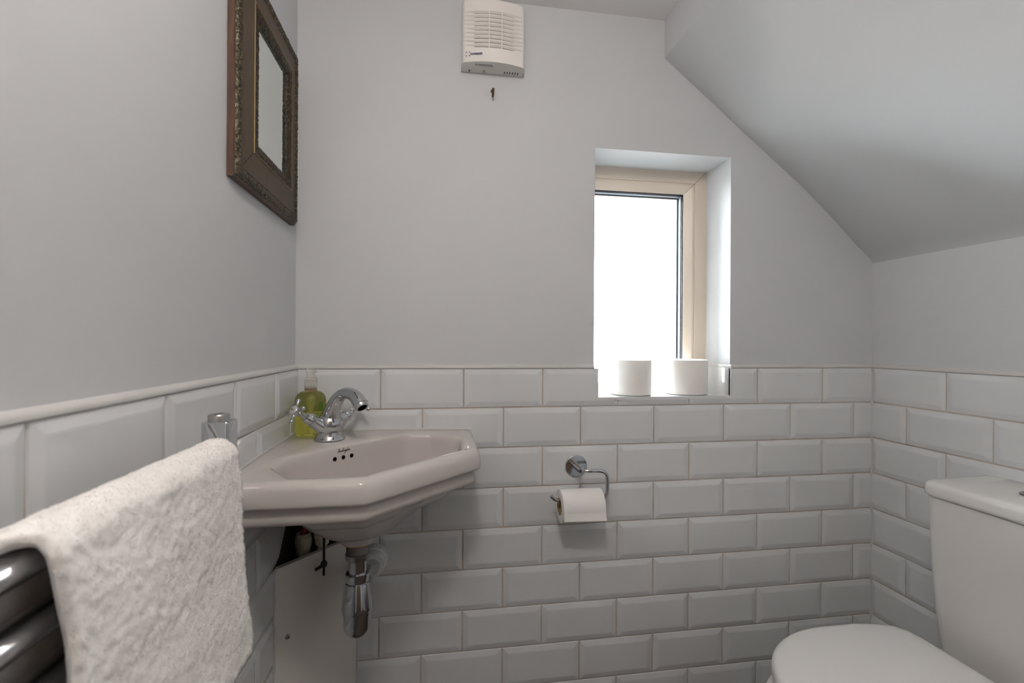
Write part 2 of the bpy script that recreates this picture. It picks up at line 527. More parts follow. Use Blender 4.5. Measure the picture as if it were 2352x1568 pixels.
m = MB(); rect_frame(m, WX0 - .055, WX1 + .001, FZ0 - .013, FZ1, [(.066, .1445), (.0728, .1445), (.0728, .1595), (.066, .1595)]); m.build('spacer_bar', SPACER, wf, smooth=25)
m = MB(); rect_frame(m, WX0 - .055, WX1 + .001, FZ0 - .013, FZ1, [(.066, .1597), (.0768, .1597), (.0768, .1635), (.066, .1635)]); m.build('gasket', GASKET, wf, smooth=25)
m = MB(); m.box((WX0 + .002, .1405, FZ0 + .058), (WX1 - .056, .1443, FZ1 - .057)); m.build('inner_pane', PANE, wf, smooth=None)
m = MB(); m.add([(WX0 - .003, .164, FZ0 + .05), (WX1 - .05, .164, FZ0 + .05), (WX1 - .05, .164, FZ1 - .05), (WX0 - .003, .164, FZ1 - .05)], [(0, 1, 2, 3)]); m.build('frosted_pane', FROST, wf, smooth=None)
for (sx_, sz_) in ((1, 1), (-1, 1), (-1, -1), (1, -1)):
    ex = WX0 - .055 if sx_ > 0 else WX1 + .001; ez = FZ0 if sz_ > 0 else FZ1
    m = MB(); pr = [(.003, .1238), (.0370, .1238), (.0402, .1242), (.046, .1242), (.0640, .1327)]; w = .00045
    for (d0, y0), (d1, y1) in zip(pr, pr[1:]):
        m.add([(ex + sx_*(d0 - w), y0, ez + sz_*(d0 + w)), (ex + sx_*(d0 + w), y0, ez + sz_*(d0 - w)), (ex + sx_*(d1 + w), y1, ez + sz_*(d1 - w)), (ex + sx_*(d1 - w), y1, ez + sz_*(d1 + w))], [(0, 1, 2, 3)])
    m.build('mitre_line', GREYINK, wf, smooth=None)
# brick edges of the opening outside
BRICK = simple('brick outside', (.42, .22, .15), .9)
m = MB(); m.box((WX1 - .050, .262, FZ0), (WX1 + .2, .36, FZ1)); m.box((WX0 - .2, .262, FZ0), (WX0 - .02, .36, FZ1)); m.box((WX0 - .2, .262, FZ0 - .1), (WX1 + .2, .40, FZ0 + .02))
wout = struct(m.build('wall_outside', BRICK, smooth=None))

# ------------------------------------------------------------------ corner basin
BC = Vector((.19, -.19))
NB = 288
ANG = [2*PI*j/NB for j in range(NB)]
RIM = zz(-.050)
def outer_ring(o):
    e = .0045
    k = o*(math.sqrt(2) - 1)
    pts = [(e, -e), (.4215 - o, -e), (.4215 - o, -.222 + k), (.222 - k, -.4215 + o), (e, -.4215 + o)]
    return rounded_poly(pts, [.004, max(.004, .013 - o*.3), max(.02, .034 - o), max(.02, .034 - o), max(.004, .013 - o*.3)], 8)
bowl_poly = rounded_poly([(.262, -.052), (.322, -.046), (.391, -.097), (.391, -.213), (.213, -.391), (.097, -.391), (.046, -.322), (.052, -.262)], [.04, .025, .022, .03, .03, .022, .025, .04], 8)
def tilt(x, y):
    t = max(0., min(1., (x - y - .16)/.34)); return -.0050*t*t*(3 - 2*t)
def ring_at(rr, z, c=BC, tl=0.): return [Vector((c.x + r*math.cos(a), c.y + r*math.sin(a), z + tl*tilt(c.x + r*math.cos(a), c.y + r*math.sin(a)))) for r, a in zip(rr, ANG)]
m = MB(); rings = []
hc = Vector((.171, -.172))
# underside from the outlet neck outwards
def circ(c, r):
    return rounded_poly([(c.x + r*math.cos(2*PI*k/64), c.y + r*math.sin(2*PI*k/64)) for k in range(64)], .0001, 1)
neck = polar(circ(hc, .0335), BC, ANG)
neck2 = polar(circ(hc, .036), BC, ANG)
rings.append(ring_at([r*.55 for r in neck], zz(-.2475)))
rings.append(ring_at(neck, zz(-.2475)))
rings.append(ring_at(neck2, zz(-.243)))
rings.append(ring_at(neck2, zz(-.2335)))
lim = polar(outer_ring(.030), BC, ANG)
for r, z in ((.0375, -.2305), (.045, -.2295), (.058, -.2265), (.072, -.2205), (.086, -.2115), (.100, -.2005), (.114, -.1885), (.128, -.1755), (.142, -.1625), (.155, -.1500), (.166, -.1395), (.176, -.1325), (.188, -.1290)):
    rings.append(ring_at([min(a, b) for a, b in zip(polar(circ(hc, r), BC, ANG), lim)], zz(z)))
for o, z, tl in [(.030, -.1285, 0), (.022, -.1275, 0), (.0165, -.1255, 0), (.0135, -.1220, 0), (.0120, -.1170, 0), (.0122, -.1115, 0), (.0138, -.1070, 0), (.0150, -.1035, 0), (.0142, -.1000, 0), (.0105, -.0975, 0), (.0040, -.0958, 0), (.0010, -.0932, .1), (0, -.089, .2), (.0002, -.080, .5), (.0006, -.071, .8), (.0016, -.0635, 1), (.0038, -.0570, 1), (.0075, -.0525, 1), (.0122, -.0503, 1), (.0175, -.0497, 1), (.0215, -.0497, 1)]:
    rings.append(ring_at(polar(outer_ring(o), BC, ANG), zz(z), tl=tl))
ob = polar(outer_ring(.0215), BC, ANG)
ib = polar(bowl_poly, BC, ANG)
rings.append(ring_at([a*.5 + b*1.0*.5 for a, b in zip(ob, ib)], zz(-.0498), tl=1))
bowl_prof = [(1.02, -.0500), (1.0, -.0508), (.980, -.0540), (.962, -.0600), (.952, -.067), (.945, -.076), (.935, -.090), (.915, -.108), (.88, -.128), (.82, -.147), (.72, -.162), (.58, -.171), (.42, -.176), (.25, -.1785), (.13, -.180)]
for s, z in bowl_prof: rings.append(ring_at([b*s for b in ib], zz(z), tl=max(0, min(1, (s - .8)/.2))))
m.loft(rings, True, True)
basin = thing('corner_basin', 'white ceramic corner basin fixed between the left wall and the back wall', 'basin', (.19, -.19, zz(-.2475)))
m.build('bowl', CERAMIC, basin, smooth=60)
# bowl wall under the tap: overflow holes and the maker's script
def bowl_pt(al, z):
    for (s0, z0), (s1, z1) in zip(bowl_prof, bowl_prof[1:]):
        if z1 <= z <= z0:
            s = s0 + (s1 - s0)*(z0 - z)/(z0 - z1)
            r = polar(bowl_poly, BC, [al])[0]*s
            return Vector((BC.x + r*math.cos(al), BC.y + r*math.sin(al), zz(z)))
U = Vector((.7071, -.7071, 0)); V = Vector((-.7071, -.7071, 0)); UP = Vector((0, 0, 1))
def al_of(p): return math.atan2(p[1] - BC.y, p[0] - BC.x)
for p in ((.1401, -.1899), (.1513, -.1787), (.1625, -.1675)):
    al = al_of(p)
    q = bowl_pt(al, -.0735); dn = (bowl_pt(al, -.078) - bowl_pt(al, -.069)).normalized()
    n = V.cross(dn); n = n if n.dot(U) > 0 else -n
    mm = MB(); mm.lathe([(.0043, -.003), (.0043, .0003)], q, n, 24)
    h = mm.build('overflow_hole', HOLE, basin); h['label'] = 'dark round overflow hole'
al = al_of((.1518, -.1782)); q0 = bowl_pt(al, -.0595); dn = (bowl_pt(al, -.064) - bowl_pt(al, -.0555)).normalized()
n = (-V).cross(-dn).normalized()
if n.dot(U) < 0: n = -n
xd, yd = -V, -dn
strokes = [
 [(-.02,.10),(.0,.0),(.05,.05),(.075,.5),(.085,.95)],
 [(-.03,.72),(.02,.92),(.085,1.0),(.135,.88),(.125,.66),(.075,.52),(.13,.44),(.14,.2),(.095,.02),(.04,.05)],
 [(.15,.08),(.19,.42),(.18,.10),(.21,.02),(.25,.42),(.25,.08),(.28,.05),(.315,.42),(.335,.46),(.355,.36),(.35,.08),(.385,.08),(.44,.62),(.455,1.0),(.43,1.02),(.41,.4),(.425,.03),(.46,.10),(.49,.42),(.485,.08),(.515,.03),(.55,.40),(.545,.04),(.575,.40),(.605,.40),(.605,.08),(.635,.05),(.69,.40),(.655,.44),(.635,.18),(.66,.04),(.70,.42),(.685,-.2),(.655,-.58),(.62,-.48),(.70,.02),(.745,.25),(.79,.95),(.765,.3),(.775,.03),(.81,.10),(.855,.42),(.825,.30),(.83,.05),(.865,.05),(.875,.36),(.855,.44),(.91,.34),(.935,.42),(.93,.04),(.955,.38),(.985,.40),(.985,.08),(1.02,.06),(1.06,.2)],
 [(.735,.66),(.825,.74)], [(.497,.66),(.502,.72)]]
mm = MB(); Lw, Hh = .0292, .0066
for st in strokes:
    pts = [(x*Lw - Lw*.5 + y*Hh*.42, y*Hh) for x, y in st]
    mm.tube(smooth_path([q0 + xd*a + yd*(b - .002) + n*.0003 for a, b in pts], 4), .00034, 6)
t = mm.build('lettering', INK, basin)
t['label'] = 'dark script maker name'
mm = MB()
mm.tube([(x, -.0042, zz(-.0485) + tilt(x, 0)*.8) for x in (.006, .1, .2, .28, .34, .40, .417)], .0030, 10); mm.tube([(.0042, -x, zz(-.0485) + tilt(x, 0)*.8) for x in (.006, .1, .2, .28, .34, .40, .417)], .0030, 10)
mm.build('sealant', TRIMW, basin)

# ------------------------------------------------------------------ tap
T0 = Vector((.0985, -.1035, zz(-.0493)))
def tp(u, v, z): return T0 + U*u + V*v + UP*z
tap = thing('basin_tap', 'chrome mixer tap with curved spout and two cross handles on the corner basin', 'tap', T0)
m = MB()
m.lathe([(.0, 0), (.0315, 0), (.0318, .0018), (.0305, .0035), (.0275, .0075), (.0258, .0125), (.0252, .018), (.0262, .024), (.0280, .030), (.0285, .036), (.0265, .043), (.0225, .050), (.017, .055), (.0, .057)], T0, (0, 0, 1), 48, False, False)
sp = [(0, .030, .022), (.003, .045, .0205), (.010, .062, .0178), (.022, .081, .0150), (.038, .0965, .0130), (.058, .1045, .0122), (.078, .1040, .0128), (.0935, .0985, .0138), (.104, .0905, .0145), (.1085, .0860, .0147)]
path = smooth_path([tp(u, 0, z) for u, z, r in sp], 6)
rr = [v.x for v in smooth_path([(r, 0, 0) for u, z, r in sp], 6)]
m.tube(path, rr, 28)
for s in (1, -1):
    ax = Vector((0, .84*s, .54))
    pts = [(.006*s, .026, .020), (.018*s, .031, .0172), (.030*s, .0385, .0142), (.040*s, .0450, .0128), (.043*s, .0469, .0128)]
    m.tube(smooth_path([tp(0, v, z) for v, z, r in pts], 4), [v.x for v in smooth_path([(r, 0, 0) for _, _, r in pts], 4)], 24)
m.build('body', CHROME, tap, smooth=50)
m = MB(); d = (path[-1] - path[-3]).normalized()
m.lathe([(.0152, -.001), (.0155, .001), (.0155, .0028), (.0140, .0034), (.0135, .0095), (.0122, .0105), (.0100, .0105), (.0095, .004)], path[-1], d, 32, False, False)
m.build('aerator', CHROME, tap)
m = MB(); m.lathe([(.0095, .004), (.0, .0042)], path[-1], d, 24, False, False); m.build('outlet', HOLE, tap)
m = MB(); m.tube([tp(-.024, 0, .018), tp(-.024, 0, .049)], .0022, 10); m.ball(tp(-.024, 0, .0515), .0052); m.build('waste_knob', CHROME, tap)
for s in (1, -1):
    a = (V*.84*s + UP*.54).normalized(); e1 = (V*-.54*s + UP*.84).normalized()
    c0 = tp(0, .0400*s, .0450)
    m = MB()
    m.lathe([(.0132, -.001), (.0138, .001), (.0138, .004), (.0120, .0046), (.0118, .013), (.0105, .0145), (.0100, .0190), (.0080, .0200), (.0062, .0205), (.0058, .034), (.0066, .0385), (.0098, .0415), (.0112, .0450), (.0112, .0495), (.0100, .0510)], c0, a, 28)
    hub = c0 + a*.0465
    rot = math.radians(-20 if s > 0 else 35)
    for k in range(4):
        an = rot + k*PI/2
        dv = e1*math.cos(an) + U*math.sin(an)
        m.tube([hub + dv*.006, hub + dv*.012, hub + dv*.0185, hub + dv*.0235], [.0042, .0030, .0034, .0046], 12)
        m.ball(hub + dv*.0245, .0051)
    h = m.build('cross_handle', CHROME, tap, smooth=50)
    m = MB(); m.lathe([(.0098, .0505), (.0098, .0522), (.0088, .0532), (.0, .0536)], c0, a, 28, False, False)
    dsk = m.build('ceramic_disc', CERAMIC, h); dsk['label'] = 'white ceramic disc'
    if s > 0:
        text_obj('disc_lettering', 'HOT', .0042, c0 + a*.0539 - e1*.0014, a.cross(-e1) if a.cross(-e1).dot(U) > 0 else a.cross(e1), e1, INK, h, align='CENTER')

# ------------------------------------------------------------------ soap bottle
bc = Vector((.0455, -.0495, zz(-.0500)))
sb = thing('soap_bottle', 'clear pump bottle of green liquid soap in the basin corner behind the tap', 'bottle', bc)
m = MB(); m.lathe([(.0, .0008), (.029, .0008), (.0325, .003), (.0338, .007), (.0340, .012), (.0340, .072), (.0336, .080), (.0318, .088), (.028, .0945), (.0225, .0990), (.0165, .1010), (.0, .1012)], bc, (0,0,1), 56, False, False)
m.build('liquid', SOAP, sb, smooth=60)
m = MB(); m.lathe([(.0150, .1014), (.0132, .1035), (.0130, .109), (.0130, .112)], bc, (0,0,1), 40, False, False); m.build('neck', mat_milky('brownish neck plastic', (.32, .22, .12), .3), sb)
m = MB(); prof = [(.0, .1085), (.0132, .1085)]
for k in range(5): prof += [(.0137, .1092 + k*.0042), (.0137, .1120 + k*.0042), (.0131, .1124 + k*.0042)]
prof += [(.0128, .1300), (.0098, .1315), (.0, .1318)]
m.lathe(prof, bc, (0,0,1), 40, False, False); m.build('collar', CAPM, sb, smooth=30)
m = MB(); m.lathe([(.0088, .1315), (.0090, .142), (.0102, .1425), (.0112, .146), (.0108, .1500), (.0090, .1518), (.0, .1523)], bc, (0,0,1), 32, False, False)
m.tube([bc + Vector((0, 0, .147)), bc + Vector((.004, .015, .1475)), bc + Vector((.007, .027, .1455))], [.0048, .0042, .0034], 14)
m.build('pump_head', CAPM, sb, smooth=50)
m = MB(); m.lathe([(.0, .0845), (.0078, .0850), (.0078, .0700), (.0045, .0640), (.0045, .004), (.0, .004)][::-1], bc, (0,0,1), 24, False, False)
m.build('dip_tube', TUBEM, sb)
# leaf badge and faint lines of print, wrapped on the bottle
m = MB()
def on_bottle(an, h, r=.0343): return bc + Vector((r*math.cos(an), r*math.sin(an), h))
a0 = math.radians(-38)
ring = []
for k in range(20):
    t = 2*PI*k/20; ring.append((a0 + .17*math.cos(t), .068 + .0110*math.sin(t)))
o = len(m.v); m.add([on_bottle(a0, .068)] + [on_bottle(a, h) for a, h in ring], [(0, 1 + k, 1 + (k+1) % 20) for k in range(20)])
lf = m.build('leaf_badge', LEAF, sb); lf['label'] = 'dark green oval badge'
m = MB()
for h in (.044, .048, .052):
    for k in range(7):
        a = math.radians(-62 + k*7 + (h*1000 % 3)); w = math.radians(2.0 + (k*37 % 3))
        m.add([on_bottle(a - w, h), on_bottle(a + w, h), on_bottle(a + w, h + .0016), on_bottle(a - w, h + .0016)], [(0, 1, 2, 3)])
m.build('print_lines', LEAF, sb)

# ------------------------------------------------------------------ bottle trap and pipes under the basin
tc = Vector((hc.x, hc.y, 0))
trap = thing('bottle_trap', 'chrome bottle trap hanging under the corner basin', 'trap', (tc.x, tc.y, zz(-.447)))
def lz(prof): return [(r, zz(z)) for r, z in prof]
m = MB(); m.lathe(lz([(.0, -.2476), (.0300, -.2476), (.0300, -.2505), (.0, -.2505)]), tc, n=40, cap0=False, cap1=False); x = m.build('washer', BRASS, trap); x['label'] = 'orange brass ring'
m = MB(); prof = []
for k in range(11): prof += [(.0232, -.2506 - k*.0020), (.0222, -.2516 - k*.0020)]
m.lathe(lz(prof), tc, n=40); m.build('threaded_tail', CHROMED, trap, smooth=20)
m = MB(); m.lathe(lz([(.0226, -.2720), (.0248, -.2728), (.0248, -.2815), (.0238, -.2840), (.0190, -.2843)]), tc, n=40); m.build('nut', CHROMED, trap)
m = MB(); m.lathe(lz([(.0182, -.2840), (.0182, -.3150)]), tc, n=40); m.build('inlet_pipe', CHROME, trap)
m = MB(); m.lathe(lz([(.0185, -.3120), (.0225, -.3122), (.0240, -.3135), (.0240, -.3285), (.0230, -.3300), (.0226, -.3310)]), tc, n=40); m.build('collar', CHROME, trap)
m = MB(); m.lathe(lz([(.0222, -.3310), (.0246, -.3322), (.0262, -.340), (.0312, -.3790), (.0318, -.3850), (.0310, -.3885), (.0302, -.3895), (.0302, -.3940), (.0284, -.3948)]), tc, n=48); m.build('trap_body', CHROME, trap, smooth=30)
m = MB(); pr = [(.0281, -.394), (.0281, -.418)]
for k in range(1, 9): pr.append((.0281*math.cos(k*PI/16), -.418 - .029*math.sin(k*PI/16)))
m.lathe(lz(pr), tc, n=48); m.build('trap_bottle', CHROME, trap, smooth=40)
m = MB(); oc = Vector((.187, -.0, zz(-.3520)))
m.tube(smooth_path([(tc.x, tc.y, zz(-.3400)), (tc.x + .005, tc.y + .04, zz(-.3430)), (oc.x, -.07, oc.z), (oc.x, -.005, oc.z)], 6), .0165, 24); m.build('outlet_pipe', CHROME, trap)
m = MB(); od = (tc - oc); dd = Vector((.012, .16, -.004)).normalized()
m.lathe([(.0168, .0), (.0215, .0), (.0225, .002), (.0225, .011), (.0168, .012)], Vector((tc.x + .0030, tc.y + .022, zz(-.3415))), dd, 32); m.build('outlet_nut', CHROME, trap)
m = MB()
m.lathe([(.0170, .0), (.0262, .0), (.0275, .002), (.0275, .026), (.0300, .028), (.0300, .050), (.0285, .052), (.0285, .058)], Vector((oc.x, -.064, oc.z)), (0, 1, 0), 40)
for k in range(12):
    a = 2*PI*k/12; c = Vector((oc.x + .0296*math.cos(a), -.030, oc.z + .0296*math.sin(a))); m.tube([c + Vector((0, -.005, 0)), c + Vector((0, .014, 0))], .0022, 8)
x = m.build('waste_connector', PLASTW, trap); x['label'] = 'white plastic waste connector'
rod = thing('waste_rod', 'thin dark pop-up rod hanging under the basin left of the trap', 'rod', (.088, -.1, zz(-.348)))
m = MB(); m.tube([(.088, -.1, zz(-.205)), (.088, -.1, zz(-.347))], .0027, 12); m.ball((.088, -.1, zz(-.3475)), .0027, 10); m.build('rod', DARKMET, rod)
m = MB(); m.ball((.088, -.1, zz(-.3240)), .0075, 14, (1, 1, 1.15)); m.tube([(.087, -.101, zz(-.3250)), (.079, -.108, zz(-.3285)), (.0735, -.113, zz(-.3300))], [.0045, .0030, .0036], 12); m.build('clamp', DARKMET, rod)
def coupler(x, y, ztop, zbot, col, hose, label):
    c = thing('pipe_coupler', label, 'pipe fitting', (x, y, zbot), 'plastic couplers under the basin')
    m = MB(); H = ztop - zbot
    m.lathe([(.0105, -.10), (.0105, .0), (.0145, .001), (.0155, .008), (.0150, .012), (.0172, .016), (.0182, H*.6), (.0172, H*.84), (.0150, H*.88), (.0158, H*.90), (.0158, H), (.0125, H + .001), (.0120, H - .012)], (x, y, zbot), (0, 0, 1), 28, True, True)
    m.build('coupler_body', col, c)
    m = MB(); m.tube(smooth_path([(x, y, ztop - .012), (x + .003, y + .004, ztop + .02), (x + .012, y - .002, zz(-.19))], 6), .0058, 14); h = m.build('hose', hose, c)
    return c
c1 = coupler(.033, -.052, zz(-.272), zz(-.318), PLASTC, RED, 'white plastic pipe coupler with a red hose under the basin')
c2 = coupler(.073, -.050, zz(-.245), zz(-.300), PLASTC, PLASTW, 'white plastic pipe coupler behind the dark rod under the basin')
# boxed corner panel
pa, pb = Vector((.0045, -.1640)), Vector((.1450, -.0045))
pd = (pb - pa).normalized(); pn = Vector((pd.y, -pd.x)); th = .012
panel = thing('corner_boxing', 'white board boxing in the corner below the basin', 'panel', (.07, -.08, 0))
m = MB()
pts = [pa, pb, pb - pn*th + pd*-.012, pa - pn*th + pd*.012]
m.loft([[(p.x, p.y, 0.001) for p in pts], [(p.x, p.y, zz(-.3030)) for p in pts]]); m.build('board', PANELW, panel, smooth=None)
m = MB(); rr_ = random.Random(5); L = []
for k in range(30):
    L.append((pa.x + .0005 + rr_.uniform(-.0008, .0008), pa.y + .001 + rr_.uniform(-.0014, .0014), .002 + k*(zz(-.3045) - .002)/29))
m.tube(L, [.0030 + rr_.uniform(-.0007, .0009) for _ in L], 8)
m.tube([(pb.x - .0005, pb.y - .0015, .002), (pb.x - .0005, pb.y - .0015, zz(-.3045))], .0022, 8); m.build('sealant', TRIMW, panel)
sp_ = pa + pd*.0315; sc = Vector((sp_.x, sp_.y, zz(-.4530)))
m = MB(); m.lathe([(.0, -.001), (.0052, -.001), (.0052, .0008), (.0042, .0024), (.0020, .0032), (.0, .0033)], sc, (pn.x, pn.y, 0), 24, False, False); x = m.build('screw', CHROMED, panel); x['label'] = 'dull metal screw'
m = MB(); m.lathe([(.0012, .0031), (.0012, .0036)], sc, (pn.x, pn.y, 0), 10); m.build('screw_slot', HOLE, x)

# ------------------------------------------------------------------ towel radiator and towel
rx, rz_, rr0 = .079, zz(.0275), .0110
rad = thing('towel_radiator', 'chrome ladder towel radiator on the left wall', 'radiator', (.075, -.84, zz(-.80)))
for (y, ya) in ((-.592, -.562), (-1.155, -1.125)):
    m = MB()
    pl = rounded_poly([(.0545, y), (.0870, y), (.0870, ya), (.0545, ya)], [.011, .0025, .0025, .011], 6)
    zt = zz(.0685)
    m.loft([[(p.x, p.y, zz(-.80)) for p in pl], [(p.x, p.y, zt - .0015) for p in pl], [((p.x - .0708)*.95 + .0708, (p.y - (y+ya)/2)*.95 + (y+ya)/2, zt) for p in pl]])
    u_ = m.build('upright', CHROME, rad, smooth=30)
    m = MB(); c = (.0712, (y+ya)/2, zt); m.lathe([(.0118, -.001), (.0118, .0065), (.0108, .0080), (.0, .0083)], c, (0,0,1), 28, True, False); pc = m.build('end_cap', CHROMED, u_)
    m = MB(); m.box((c[0] - .0012, c[1] - .0085, zt + .0078), (c[0] + .0012, c[1] + .0085, zt + .0086)); m.build('cap_slot', DARKMET, u_, smooth=None)
for g, (n_, z_) in enumerate(((7, rz_), (6, rz_ - .42))):
    for k in range(n_):
        m = MB(); m.tube([(rx, -1.1255 - .002, z_ - .0433*k), (rx, -.590, z_ - .0433*k)], rr0, 24); m.build('rail', RAILC, rad)
for y in (-.577, -1.14):
    for z in (zz(-.12), zz(-.68)):
        m = MB(); m.tube([(.0048, y, z), (.060, y, z)], .009, 18); m.lathe([(.017, 0), (.017, .004), (.010, .006)], (.0046, y, z), (1, 0, 0), 24); m.build('wall_bracket', CHROME, rad)

towel = thing('hand_towel', 'white terry towel draped over the top rail of the chrome radiator', 'towel', (rx, -.75, rz_))
def towel_profile():
    """outer line (x, z) of the towel, from front hem over the rail to the rear hem"""
    pts = [(.1245, zz(-.192)), (.1225, zz(-.165)), (.1185, zz(-.12)), (.1135, zz(-.07)), (.1085, zz(-.02)), (.1050, zz(.010)), (.1035, zz(.0255))]
    R = .0245
    for k in range(1, 12):
        a = PI*k/12; pts.append((rx + R*math.cos(a), rz_ + R*1.02*math.sin(a)))
    pts += [(.0545, zz(.0255)), (.0540, zz(.0)), (.0550, zz(-.06)), (.0560, zz(-.13)), (.0565, zz(-.20))]
    return pts
prof = [Vector((x, 0, z)) for x, z in towel_profile()]
prof = smooth_path(prof, 14)
Ls = [0.]
for a, b in zip(prof, prof[1:]): Ls.append(Ls[-1] + (b - a).length)
def prof_at(s):
    s = max(0, min(Ls[-1], s))
    for i in range(len(Ls) - 1):
        if s <= Ls[i+1]:
            t = (s - Ls[i])/max(1e-9, Ls[i+1] - Ls[i]); return prof[i].lerp(prof[i+1], t), (prof[i+1] - prof[i]).normalized()
NS, NY = 215, 150
s_top = next(Ls[i] for i in range(len(prof)) if abs(prof[i].x - rx) < .0012 and prof[i].z > rz_)
def y_far(s):
    y = -.6035 - .004*math.sin(s*21)
    if s < .020: y -= .020*(1 - math.sqrt(max(0, 1 - (1 - s/.020)**2)))
    return y
def y_near(s):
    y = -.861 - .008*(1 - min(1, s/.15)) + .003*math.sin(s*30)
    # the rear half reaches further along the rail than the front flap
    t = max(0, min(1, (s - (s_top - .022))/.040)); t = t*t*(3 - 2*t)
    t2 = max(0, min(1, (s - (s_top - .095))/.075)); t2 = t2*t2*(3 - 2*t2)
    return y - .013*t2 - .042*t
def towel_pt(s, w, side):
    p, tg = prof_at(s); nrm = Vector((tg.z, 0, -tg.x))
    yf, yn = y_far(s), y_near(s)
    y = yf + (yn - yf)*w
    edge = min(w, 1 - w)*(yf - yn)
    tk = .0105*min(1, math.sqrt(max(0, 1 - (1 - min(1, edge/.0055))**2)) + .02)
    hem = min(s, Ls[-1] - s); tk *= min(1, math.sqrt(max(0, 1 - (1 - min(1, hem/.0055))**2)) + .02)
    q = Vector((p.x, y, p.z))
    wav = .0035*noise.noise(Vector((s*9, y*9, 1.3))) + .0016*noise.noise(Vector((s*30, y*30, 4.)))
    fz = .0012*noise.noise(Vector((q.x*150, q.y*150, q.z*150))) + .0004*noise.noise(Vector((q.x*420, q.y*420, q.z*420)))
    base = q - nrm*.0055 + nrm*wav*(1 if s < s_top else .4)
    if side: return base + nrm*(tk*.5 + fz), nrm
    return base - nrm*(tk*.45), -nrm
m = MB(); idx = {}
for side in (1, 0):
    for i in range(NS):
        for j in range(NY):
            s = Ls[-1]*i/(NS - 1); w = j/(NY - 1)
            idx[side, i, j] = len(m.v); m.v.append(towel_pt(s, w, side)[0])
for i in range(NS - 1):
    for j in range(NY - 1):
        m.f.append((idx[1,i,j], idx[1,i,j+1], idx[1,i+1,j+1], idx[1,i+1,j]))
        m.f.append((idx[0,i,j], idx[0,i+1,j], idx[0,i+1,j+1], idx[0,i,j+1]))
for i in range(NS - 1):
    for j in (0, NY - 1): m.f.append((idx[1,i,j], idx[1,i+1,j], idx[0,i+1,j], idx[0,i,j]))
for j in range(NY - 1):
    for i in (0, NS - 1): m.f.append((idx[1,i,j], idx[0,i,j], idx[0,i,j+1], idx[1,i,j+1]))
m.build('cloth', TOWELM, towel, smooth=80)
# terry loops: short curved fibres on the cloth, one mesh
m = MB(); fr = random.Random(11)
def fibre(s, w, ln, out=None):
    p, n = towel_pt(s, w, 1)
    if out is not None: n = (n*.5 + out).normalized()
    d = (n + Vector((fr.uniform(-1, 1), fr.uniform(-1, 1), fr.uniform(-1.2, .5)))*.75).normalized()
    sd = d.orthogonal().normalized(); sd.rotate(Matrix.Rotation(fr.uniform(0, 6.28), 3, d)); wd = .00034
    b = p - n*.0006; q = b + d*ln*.55; e = q + (d*.4 + Vector((0, fr.uniform(-.5, .5), -.7))).normalized()*ln*.5
    o = len(m.v); m.v += [b - sd*wd, b + sd*wd, q + sd*wd*.9, q - sd*wd*.9, e]
    m.f += [(o, o+1, o+2, o+3), (o+3, o+2, o+4)]
for _ in range(60000):
    fibre(fr.uniform(0, s_top + .05), fr.uniform(0, 1), fr.uniform(.0011, .0021))
for _ in range(4500):
    fibre(fr.uniform(0, s_top + .02), fr.uniform(0, .012), fr.uniform(.002, .0036), Vector((0, .7, 0)))
for _ in range(2500):
    fibre(fr.uniform(0, .006), fr.uniform(0, 1), fr.uniform(.002, .0034), Vector((0, 0, -.8)))
pile = m.build('pile', PILE, towel, smooth=80); pile['kind'] = 'stuff'

# ------------------------------------------------------------------ mirror
MY0, MY1, MZ0, MZ1 = -.3795, -.0445, zz(.4285), zz(.8130)
mir = thing('framed_mirror', 'small mirror in a worn brown and gilt carved frame on the left wall', 'mirror', (0, (MY0 + MY1)/2, MZ0))
def mframe(prof, name, mat, smooth=30, wob=0.):
    m = MB(); rings = []
    if wob:
        fine = []
        for (d0, x0), (d1, x1) in zip(prof, prof[1:]):
            k = max(1, int(math.hypot(d1 - d0, x1 - x0)/.0011)); fine += [(d0 + (d1 - d0)*t/k, x0 + (x1 - x0)*t/k) for t in range(k)]
        prof = fine + [prof[-1]]
    for d, x in prof:
        ring = []
        cs = [(MY0 + d, MZ0 + d), (MY1 - d, MZ0 + d), (MY1 - d, MZ1 - d), (MY0 + d, MZ1 - d)]
        for k in range(4):
            a, b = cs[k], cs[(k+1) % 4]; n = 260 if wob else 2
            for t in range(n):
                y = a[0] + (b[0] - a[0])*t/n; z = a[1] + (b[1] - a[1])*t/n
                dx = wob*(noise.noise(Vector((y*260, z*260, d*260))) + .6*noise.noise(Vector((y*520, z*520, d*520)))) if 0 < t else 0
                ring.append((x + dx - PY, y, z))
        rings.append(ring)
    m.loft(rings, False, False)
    return m.build(name, mat, mir, smooth=smooth)
mframe([(.0, .0005), (.0, .0100), (.0025, .0118)], 'frame_edge', EDGEW).__setitem__('label', 'red brown wooden edge')
mframe([(.0022, .0112), (.0045, .0150), (.0080, .0172), (.0120, .0178), (.0160, .0170), (.0195, .0150), (.0210, .0128)], 'outer_moulding', GOLD, 60, .0016).__setitem__('label', 'carved gilt outer moulding')
mframe([(.0205, .0128), (.0215, .0148), (.0300, .0150), (.0450, .0168), (.0590, .0196), (.0605, .0196)], 'frame_board', TAUPE).__setitem__('label', 'worn taupe flat board')
mframe([(.0602, .0188), (.0606, .0208), (.0622, .0212), (.0634, .0200), (.0636, .0180)], 'gilt_line', GILTL)
mframe([(.0630, .0180), (.0650, .0205), (.0690, .0218), (.0740, .0214), (.0790, .0196), (.0830, .0168), (.0846, .0140)], 'inner_moulding', GOLDIN, 60, .0014).__setitem__('label', 'carved gilt inner moulding')
m = MB(); g = .0838; m.box((.0020, MY0 + g, MZ0 + g), (.0132 - PY, MY1 - g, MZ1 - g)); m.build('glass', MIRROR, mir, smooth=None)
m = MB(); rect = []
